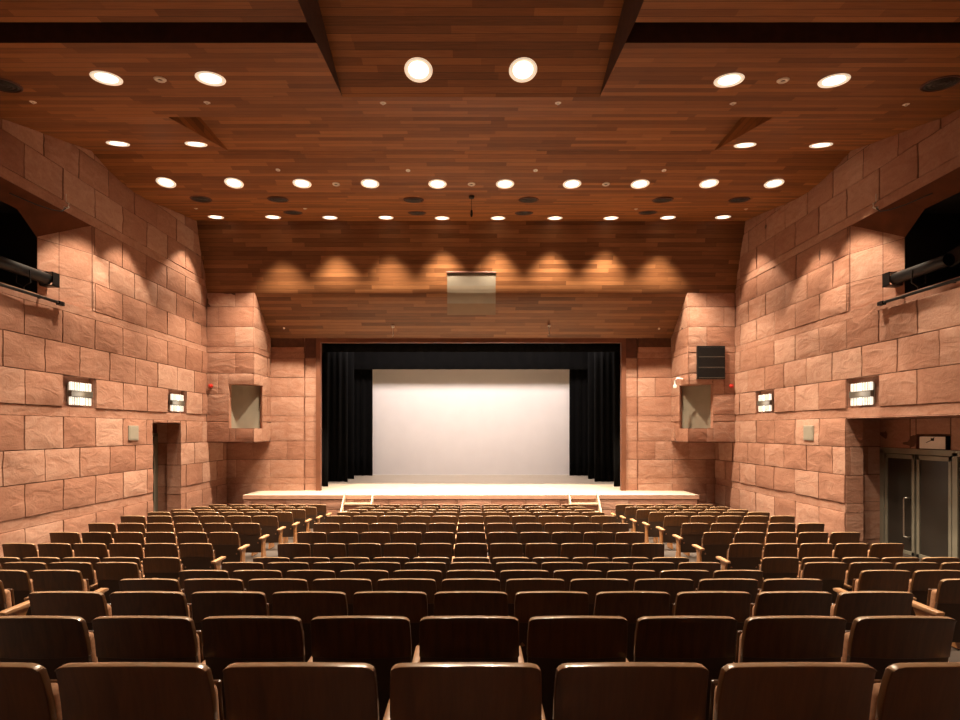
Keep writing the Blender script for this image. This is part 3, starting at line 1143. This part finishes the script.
# unseen lamps added above and behind the camera to brighten the centre panel
def added_rear_lamp(X, Z, power, half, label):
    global ring_me
    ys = ycen(5.2) if abs(X) < CX else yside(ZK)
    t = thing('downlight', label, 'ceiling light', W3(X, Z, ys), (0, 0, 0), 'added downlights behind the camera')
    bm = bmesh.new()
    r = .205
    lathe(bm, [(r * .70, .0), (r * .74, -.006), (r * .9, -.012), (r * .97, -.014), (r, -.004), (r, .004), (r * .7, .004)], 24)
    obj('trim_ring', bm, M['ring'], t, smooth=True)
    bm = bmesh.new()
    lathe(bm, [(0, -.016), (r * .3, -.015), (r * .5, -.012), (r * .64, -.007), (r * .70, .0), (r * .70, .003), (0, .003)], 24)
    obj('lamp_lens', bm, M['lamp'], t)
    l = bpy.data.lights.new('downlight_beam', 'SPOT')
    l.energy = power
    l.color = WARM
    l.spot_size = math.radians(2 * half)
    l.spot_blend = .4
    l.shadow_soft_size = .07
    o = bpy.data.objects.new('downlight_beam', l)
    COL.objects.link(o)
    o.parent = t
    o.location = (0, 0, -.07)


ADDED_REAR = [(-3950, 5.6), (-3950, 3.4), (3950, 5.6), (3950, 3.4), (-3950, 1.0), (3950, 1.0), (-2250, -1.2), (2250, -1.2), (-520, -1.2), (520, -1.2)]
for i, (X, Z) in enumerate(ADDED_REAR):
    added_rear_lamp(X, Z, LAMP_W * (.7 if abs(X) > 3000 else .9), 42 if abs(X) > 3000 else 22, 'added unseen downlight in the ceiling behind the camera')

for i, (x, y, w) in enumerate([(160, 79, 'between the two upper left downlights'), (783, 80, 'between the two upper right downlights'),
                               (336, 184, 'left of three among the second row of downlights'), (471.5, 184, 'middle of three among the second row of downlights'),
                               (606, 184, 'right of three among the second row of downlights')]):
    t = mounted('ceiling_sensor', x, y, 'small white ring sensor on the ceiling, ' + w, 'sensor', 'white ring sensors')
    bm = bmesh.new()
    r = .085
    lathe(bm, [(r * .45, -.004), (r * .5, -.02), (r * .8, -.022), (r, -.006), (r, .003), (r * .45, .003)], 24)
    obj('ring', bm, M['white'], t, smooth=True)
    bm = bmesh.new()
    lathe(bm, [(0, -.012), (r * .25, -.010), (r * .46, -.004), (r * .46, .002), (0, .002)], 20)
    obj('centre_cap', bm, M['grille'], t, smooth=True)

VENTS = [(2, 84.5, 'cut by the left picture edge beside the upper left downlights'), (941, 83.5, 'near the right picture edge beside the upper right downlights'),
         (201, 199, 'first from left in the row of six'), (278, 199.5, 'second from left in the row of six'), (413.5, 200, 'third from left in the row of six'),
         (528.5, 200, 'fourth from left in the row of six'), (662.5, 200, 'fifth from left in the row of six'), (739, 200, 'sixth from left in the row of six'),
         (293, 212.5, 'first from left in the thin row of four near the panel'), (417, 213, 'second from left in the thin row of four near the panel'),
         (524, 213, 'third from left in the thin row of four near the panel'), (648, 212.5, 'fourth from left in the thin row of four near the panel')]
for i, (x, y, w) in enumerate(VENTS):
    t = mounted('ceiling_vent', x, y, 'dark round ceiling vent, ' + w, 'vent', 'dark round ceiling vents')
    r = .25
    bm = bmesh.new()
    lathe(bm, [(r * .86, -.002), (r * .88, -.014), (r * .97, -.014), (r, -.002), (r, .003), (r * .86, .003)], 32)
    obj('rim', bm, M['darkwood'], t, smooth=True)
    bm = bmesh.new()
    for q in (.2, .42, .64):
        lathe(bm, [(r * q, -.003), (r * q + .02, -.016), (r * q + .028, -.003)], 28)
    lathe(bm, [(0, -.003), (r * .87, -.003), (r * .87, .002), (0, .002)], 28)
    obj('grille', bm, M['grille'], t, smooth=True)

SPR = [(33, 102, 'first from left of six above the notches'), (207, 102.5, 'second from left of six above the notches'), (383, 103, 'third from left of six above the notches'),
       (558, 103, 'fourth from left of six above the notches'), (733, 103.5, 'fifth from left of six above the notches'), (906, 104.5, 'sixth from left of six above the notches'),
       (278, 170, 'first from left of four above the second downlight row'), (408, 170.5, 'second from left of four above the second downlight row'),
       (535.5, 170.5, 'third from left of four above the second downlight row'), (664, 170.5, 'fourth from left of four above the second downlight row'),
       (196, 208.5, 'first from left of four behind the dark vents'), (305, 208.5, 'second from left of four behind the dark vents'),
       (636, 209, 'third from left of four behind the dark vents'), (746, 209, 'fourth from left of four behind the dark vents')]
for x, y, w in SPR:
    t = mounted('sprinkler', x, y, 'tiny pale ceiling sprinkler, ' + w, 'sprinkler', 'ceiling sprinklers')
    bm = bmesh.new()
    lathe(bm, [(0, -.004), (.042, -.006), (.05, .0), (.05, .003), (0, .003)], 16)
    obj('plate', bm, M['white'], t)
    bm = bmesh.new()
    lathe(bm, [(0, -.026), (.018, -.025), (.018, -.021), (.008, -.018), (.012, -.004), (0, -.004)], 12)
    obj('sprinkler_head', bm, M['metal'], t)

# microphone hanging over the stalls
X, Z, Y, s = c_prof(471.5, 196)
t = thing('hanging_microphone', 'small black microphone hanging on a cable in the middle of the ceiling', 'microphone', W3(X, Z, Y))
bm = bmesh.new()
lathe(bm, [(0, -.06), (.06, -.055), (.07, .0), (0, .003)], 16)
obj('ceiling_rose', bm, M['grille'], t)
bm = bmesh.new()
tube(bm, [(0, 0, -.05), (0, 0, -.34)], .006, 6)
obj('cable', bm, M['darkmetal'], t)
bm = bmesh.new()
lathe(bm, [(0, -.50), (.02, -.49), (.03, -.44), (.022, -.34), (0, -.33)], 12)
obj('capsule', bm, M['darkmetal'], t)


# fittings on the curved panel
def panel_at(x, y):
    k = VY - y
    for i in range(600):
        z, yy = panel_pt(i / 600)
        if yy / z <= k:
            z2, y2 = panel_pt(min(1, i / 600 + .01))
            return (x - VX) * z, z, yy, math.atan2((z2 - z) * D, (yy - y2) * U)
    z, yy = panel_pt(1)
    return (x - VX) * z, z, yy, .7


for x, y, w in ((284, 328, 'left'), (659, 328.5, 'right')):
    X, Z, Y, a = panel_at(x, y)
    t = thing('sprinkler', 'tiny white sprinkler low on the %s of the curved wooden panel' % w, 'sprinkler', W3(X, Z, Y), (0, 0, 0), 'panel sprinklers')
    bm = bmesh.new()
    bmesh.ops.create_uvsphere(bm, u_segments=14, v_segments=8, radius=.035)
    obj('sprinkler_head', bm, M['white'], t, smooth=True)
for x, y, w in ((393, 326, 'left'), (549, 325, 'right')):
    X, Z, Y, a = panel_at(x, y)
    t = thing('hanging_hook', 'small pale hook hanging from the curved panel above the %s half of the screen' % w, 'hook', W3(X, Z - .05, Y - 18), (0, 0, 0), 'hooks above the stage')
    bm = bmesh.new()
    lathe(bm, [(0, -.03), (.045, -.03), (.05, .02), (0, .03)], 14)
    obj('mount', bm, M['white'], t)
    bm = bmesh.new()
    tube(bm, [(0, 0, -.02), (0, 0, -.22), (.02, 0, -.27), (0, 0, -.30), (-.02, 0, -.27)], .009, 8)
    obj('hook_wire', bm, M['metal'], t)

# grey port in the curved panel
bm = bmesh.new()
bounds = [273, 285.5, 303, 314.5]
t = thing('panel_port', 'square grey port set in the middle of the curved wooden panel', 'port', W3(0, 17.8, 2600))
for k, (ya, yb, m) in enumerate(zip(bounds, bounds[1:], ('panelpale', 'panelmid', 'paneldark'))):
    bm = bmesh.new()
    n = 5
    prev = None
    for j in range(n + 1):
        _, Z, Y, a = panel_at(VX, ya + (yb - ya) * j / n)
        off = Vector((0, -math.cos(a), -math.sin(a))) * .02
        xa, xb = (447.3 - VX) * Z, (495.6 - VX) * Z
        cur = [W3(xa, Z, Y) + off - t.location, W3(xb, Z, Y) + off - t.location, W3(xb, Z, Y) - off - t.location, W3(xa, Z, Y) - off - t.location]
        cur = [bm.verts.new(p) for p in cur]
        if prev:
            for q in range(4):
                bm.faces.new((prev[q], prev[(q + 1) % 4], cur[(q + 1) % 4], cur[q]))
        else:
            bm.faces.new(cur)
        prev = cur
    bm.faces.new(prev[::-1])
    bmesh.ops.recalc_face_normals(bm, faces=bm.faces)
    o = obj(('upper_pane', 'middle_pane', 'lower_strip')[k], bm, M[m], t)
    if k == 2:
        o['label'] = 'brown lower strip'
_, Z, Y, a = panel_at(VX, 272.4)
bm = bmesh.new()
box(bm, W3((446.5 - VX) * Z, Z - .05, Y - 6) - t.location, W3((496.2 - VX) * Z, Z + .03, Y + 14) - t.location, .004)
obj('top_edge', bm, M['darkwood'], t)

# ---------------------------------------------------------------- wall fittings
for sg, side in ((-1, 'left'), (1, 'right')):
    for h, w in ((SC1, 'nearer'), (SC2, 'farther')):
        zc = (h[0] + h[1]) / 2
        t = thing('wall_sconce', 'lit white wall lamp in a square stone recess, %s one on the %s wall' % (w, side), 'wall lamp',
                  W3(sg * (WX + 12), zc + .05, 436), (0, 0, -sg * math.pi / 2), 'recessed wall lamps')
        # local x along the wall, -y into the hall
        hw, hh = .30, .225
        bm = bmesh.new()
        box(bm, (-hw + .02, .0, -hh + .02), (hw - .02, .05, hh - .02), .006)
        obj('back_box', bm, M['plate'], t)
        for cx in (-1, 1):
            for cz in (-1, 1):
                x0, x1 = sorted((cx * .022, cx * hw))
                z0, z1 = sorted((cz * .066, cz * hh))
                bm = bmesh.new()
                box(bm, (x0, -.05, z0), (x1, .0, z1), .008)
                pn = obj('glass_pane', bm, M['sconce'], t)
                bm = bmesh.new()
                for q in range(1, 6):
                    xx = x0 + (x1 - x0) * q / 6
                    box(bm, (xx - .007, -.056, z0), (xx + .007, -.049, z1))
                obj('pane_bars', bm, M['alu'], pn)
        bm = bmesh.new()
        box(bm, (-hw - .02, -.07, -.060), (hw + .02, .01, .060), .006)
        obj('middle_bar', bm, M['bargrey'], t)
        l = bpy.data.lights.new('sconce_glow', 'POINT')
        l.energy = 2.2
        l.color = (1.0, .85, .66)
        l.shadow_soft_size = .08
        lo = bpy.data.objects.new('sconce_glow', l)
        COL.objects.link(lo)
        lo.parent = t
        lo.location = (0, -.17, 0)
    t = thing('wall_plate', 'small grey rectangular plate on the stone below and between the %s wall lamps' % side, 'plate',
              W3(sg * (WX - 32), 13.98, -42), (0, 0, -sg * math.pi / 2), 'grey wall plates')
    bm = bmesh.new()
    box(bm, (-.19, -.012, -.17), (.19, .03, .17), .006)
    obj('plate', bm, M['plate'], t)
    bm = bmesh.new()
    box(bm, (-.16, -.017, -.14), (.16, -.010, .14), .004)
    obj('front_cover', bm, M['plate'], t)
    # red lamp on the bay
    t = thing('alarm_light', 'tiny red alarm light on the front of the %s stone bay' % side, 'alarm light', W3(sg * (471 - 211.3) * ZEND, ZEND - .045, 44 * ZEND), (0, 0, 0), 'red alarm lights')
    bm = bmesh.new()
    lathe(bm, [(0, -.02), (.06, -.02), (.06, .03), (0, .03)], 16)
    bmesh.ops.rotate(bm, cent=(0, 0, 0), matrix=Matrix.Rotation(math.pi / 2, 3, 'X'), verts=bm.verts)
    obj('base', bm, M['red'], t)
    bm = bmesh.new()
    bmesh.ops.create_uvsphere(bm, u_segments=14, v_segments=8, radius=.04)
    bmesh.ops.translate(bm, vec=(0, -.025, 0), verts=bm.verts)
    obj('lens', bm, M['red'], t, smooth=True)
    # ---- lighting niche
    t = thing('spotlight', 'long black stage spotlight poking out of the %s wall niche' % side, 'spotlight', W3(sg * 4880, 11.0, 1740), (0, 0, 0), 'side wall spotlights')
    bm = bmesh.new()
    tube(bm, [(0, -.75, 0), (0, .50, 0)], .105, 20)
    obj('barrel', bm, M['darkmetal'], t, smooth=True, angle=40)
    bm = bmesh.new()
    for a in ((-.13, -.13, .13, -.115), (-.13, .115, .13, .13), (-.13, -.13, -.115, .13), (.115, -.13, .13, .13)):
        box(bm, (a[0], .46, a[1]), (a[2], .64, a[3]))
    obj('lens_hood', bm, M['darkmetal'], t)
    bm = bmesh.new()
    lathe(bm, [(0, .0), (.09, .0), (.09, .02), (0, .03)], 20)
    bmesh.ops.rotate(bm, cent=(0, 0, 0), matrix=Matrix.Rotation(-math.pi / 2, 3, 'X'), verts=bm.verts)
    bmesh.ops.translate(bm, vec=(0, .5, 0), verts=bm.verts)
    obj('lens', bm, M['lensglass'], t)
    bm = bmesh.new()
    tube(bm, [(-.12, -.1, 0), (-.13, -.1, -.22), (.0, -.1, -.30), (.13, -.1, -.22), (.12, -.1, 0)], .014, 8)
    tube(bm, [(0, -.1, -.30), (0, -.1, -.41)], .02, 8)
    obj('yoke', bm, M['darkmetal'], t)
    t = thing('spotlight', 'black spotlight set deep in the dark %s wall niche' % side, 'spotlight', W3(sg * 5350, 10.75, 1900), (math.radians(-10), 0, 0), 'side wall spotlights')
    bm = bmesh.new()
    box(bm, (-.16, -.4, -.16), (.16, .28, .16), .03)
    obj('housing', bm, M['darkmetal'], t)
    bm = bmesh.new()
    lathe(bm, [(0, .0), (.13, .0), (.13, .02), (0, .05)], 20)
    bmesh.ops.rotate(bm, cent=(0, 0, 0), matrix=Matrix.Rotation(-math.pi / 2, 3, 'X'), verts=bm.verts)
    bmesh.ops.translate(bm, vec=(0, .275, 0), verts=bm.verts)
    obj('lens', bm, M['lensglass'], t)
    bm = bmesh.new()
    tube(bm, [(0, -.1, -.15), (0, -.1, -.67)], .022, 8)
    obj('mount_pole', bm, M['darkmetal'], t)
    t = thing('pipe_rail', 'dark metal pipe rail along the sill of the %s wall niche' % side, 'rail', W3(sg * 4690, 10.0, 1450), (0, 0, 0), 'niche rails')
    bm = bmesh.new()
    tube(bm, [(0, -2.2, 0), (0, 1.25, 0)], .028, 12)
    obj('pipe', bm, M['darkmetal'], t, smooth=True, angle=40)
    bm = bmesh.new()
    tube(bm, [(0, .72, .0), (0, 1.42, .0)], .018, 10)
    obj('pipe_end', bm, M['metal'], t, smooth=True, angle=40)
    bm = bmesh.new()
    box(bm, (-.04, 1.28, -.045), (.04, 1.42, .03), .008)
    obj('clamp', bm, M['darkmetal'], t)
    for yy in (-1.4, -.2, .9):
        bm = bmesh.new()
        box(bm, (min(0, sg * .10), yy - .02, -.02), (max(0, sg * .10), yy + .02, .02))
        obj('bracket', bm, M['darkmetal'], t)
    # cable hook at the lip of the niche
    zz = 11.62
    t = thing('cable_hook', 'small metal hook with a dangling cable at the lip of the %s niche' % side, 'hook', W3(sg * (WX - 45), zz, 2610), (0, 0, 0), 'cable hooks')
    bm = bmesh.new()
    tube(bm, [(0, 0, .22), (0, 0, .05)], .008, 8)
    obj('rod', bm, M['metal'], t)
    bm = bmesh.new()
    tube(bm, [(0, 0, .06), (-sg * .05, 0, .03), (-sg * .05, 0, -.04), (0, 0, -.06), (sg * .04, 0, -.03)], .016, 8)
    obj('hook', bm, M['metal'], t)
    bm = bmesh.new()
    tube(bm, [(0, 0, -.05), (0, -.12, -.16), (sg * .05, -.3, -.20), (sg * .12, -.6, -.22), (sg * .2, -1.1, -.22)], .011, 8)
    obj('cable', bm, M['darkmetal'], t)

# black loudspeaker and white bracket on the right bay
z0 = ZEND - .085
xa, xb = (697.3 - VX) * z0, (725 - VX) * z0
ya, yb = (VY - 379) * z0, (VY - 345.8) * z0
t = thing('loudspeaker', 'black three panel loudspeaker on the front of the right stone bay', 'loudspeaker', W3((xa + xb) / 2, z0, ya))
w, h = (xb - xa) / 2 * U, (yb - ya) * U
bm = bmesh.new()
box(bm, (-w, -.02, 0), (w, .07, h), .01)
obj('cabinet', bm, M['darkmetal'], t)
for k in range(3):
    a, b = .03 + (h - .05) * k / 3, (h - .05) * (k + 1) / 3 + .005
    bm = bmesh.new()
    box(bm, (-w + .03, -.045, a), (w - .03, -.018, b), .01)
    obj('speaker_front', bm, M['darkmetal'], t)
    bm = bmesh.new()
    box(bm, (-w + .03, -.047, a - .006), (w - .03, -.02, a + .012))
    obj('seam_bar', bm, M['bargrey'], t)
t = thing('pipe_bracket', 'small white bent pipe on the corner of the right stone bay', 'bracket', W3((675 - VX) * 18.3, 18.3, 46 * 18.3))
bm = bmesh.new()
tube(bm, [(.46 - .25, -.02, .14), (.16, -.16, .14), (.02, -.12, .16), (-.03, -.08, .10), (-.03, -.08, -.05)], .026, 10)
obj('pipe', bm, M['white'], t, smooth=True, angle=50)
bm = bmesh.new()
box(bm, (-.075, -.12, -.13), (.015, -.04, -.03), .012)
obj('pipe_head', bm, M['white'], t)

# ---------------------------------------------------------------- doors
DX = 5300.0
YT = -250.0                     # head of the doors


def fbox(bm, z0, z1, y0, y1, d0=-.03, d1=.03, sg=1, dx=DX, bev=.004):
    """a member of a door lying in the plane of the side wall; d is metres away from the hall"""
    xs = sorted((sg * (dx * U + d0), sg * (dx * U + d1)))
    box(bm, (xs[0], z0 * D, H + y0 * U), (xs[1], z1 * D, H + y1 * U), bev)


FLY = -1497
dr = bpy.data.objects.new('door_1', None)
COL.objects.link(dr)
structure(dr, 'glazed aluminium double door in the right wall recess', 'door')
bm = bmesh.new()
fbox(bm, 12.80, 12.93, FLY, YT)
fbox(bm, 10.86, 10.98, FLY, YT)
fbox(bm, 8.3, 12.93, YT - 42, YT + 25)
fbox(bm, 8.3, 8.45, FLY, YT)
obj('door_frame', bm, M['alu'], dr)
for (za, zb, hz) in ((11.92, 12.77, 12.0), (11.0, 11.86, None)):
    bm = bmesh.new()
    fbox(bm, za, za + .07, FLY - 8, YT - 48)
    fbox(bm, zb - .07, zb, FLY - 8, YT - 48)
    fbox(bm, za, zb, YT - 100, YT - 48)
    fbox(bm, za, zb, FLY - 8, FLY + 34)
    lf = obj('door_leaf', bm, M['alu'], dr)
    bm = bmesh.new()
    fbox(bm, za + .06, zb - .06, FLY + 28, YT - 95, -.006, .006)
    obj('glass', bm, M['doorglass'], lf)
    if hz:
        bm = bmesh.new()
        x = DX * U - .10
        zz = hz * D + .03
        ha, hb = H - 815 * U, H - 1290 * U
        tube(bm, [(DX * U - .02, zz, ha), (x, zz, ha), (x - .0, zz + .06, ha - .01), (x, zz + .07, ha - .05), (x, zz + .07, hb + .05), (x, zz + .06, hb + .01), (x, zz, hb), (DX * U - .02, zz, hb)], .016, 10)
        obj('handle', bm, M['metal'], lf, smooth=True)
bm = bmesh.new()
fbox(bm, 8.45, 10.86, FLY + 15, YT - 42, -.006, .006)
obj('side_glass', bm, M['doorglass'], dr)
# stone head above the doors
st = Stone()
f = lambda s, Y, d: W3(DX - 12, s, Y) + Vector((-d, 0, 0))
sh = [(11.02, 11.88, -235, -52)]
st.backing(f, (8.2, 12.94, YT + 25, 138), sh)
st.courses(f, 8.2, 12.94, YT + 25, 138, sh, amp=.003, proj=(.006, .006, .006), courses=[(YT + 25, 138, .6)], length=1.4)
q = lambda s, Y, t_: W3(DX - 12 + 90 * t_, s, Y)
a, b, c, d = sh[0]
st.quad([q(a, c, 1), q(b, c, 1), q(b, d, 1), q(a, d, 1)], 0, .2)
for (p0, p1) in (((a, c), (b, c)), ((b, c), (b, d)), ((b, d), (a, d)), ((a, d), (a, c))):
    st.quad([q(*p0, 0), q(*p1, 0), q(*p1, 1), q(*p0, 1)], 0, .2)
structure(st.build('wall_door_head'))
t = thing('exit_sign', 'unlit white exit sign with a dark mark above the glazed double door', 'sign', W3(DX - 22, 11.40, -145), (0, 0, -math.pi / 2))
bm = bmesh.new()
box(bm, (-.315, -.03, -.125), (.315, .05, .125), .006)
obj('sign_box', bm, M['darkmetal'], t)
bm = bmesh.new()
box(bm, (-.30, -.042, -.115), (.30, -.028, .115), .004)
fc = obj('sign_face', bm, M['white'], t)
bm = bmesh.new()
box(bm, (-.02, -.047, .035), (.055, -.040, .085), .004)
tube(bm, [(.0, -.045, .05), (-.06, -.045, .025), (-.13, -.045, .0)], .006, 6)
tube(bm, [(.03, -.045, .06), (.06, -.045, .10)], .006, 6)
obj('sign_mark', bm, M['darkmetal'], fc)

dl = bpy.data.objects.new('door_2', None)
COL.objects.link(dl)
structure(dl, 'dark door with a grey green frame deep in the left doorway', 'door')
bm = bmesh.new()
for za, zb in ((14.9, 15.0), (16.18, 16.36)):
    fbox(bm, za, zb, FLY - 250, -60, sg=-1, dx=5140)
fbox(bm, 14.9, 16.36, -110, -50, sg=-1, dx=5140)
obj('door_frame', bm, M['alu'], dl)
bm = bmesh.new()
fbox(bm, 15.0, 16.18, FLY - 250, -110, -.012, .012, sg=-1, dx=5150)
lf = obj('door_leaf', bm, M['doorglass'], dl)
bm = bmesh.new()
fbox(bm, 14.9, 16.36, -50, 110, -.01, .02, sg=-1, dx=5146)
obj('transom', bm, M['darkwood'], dl)
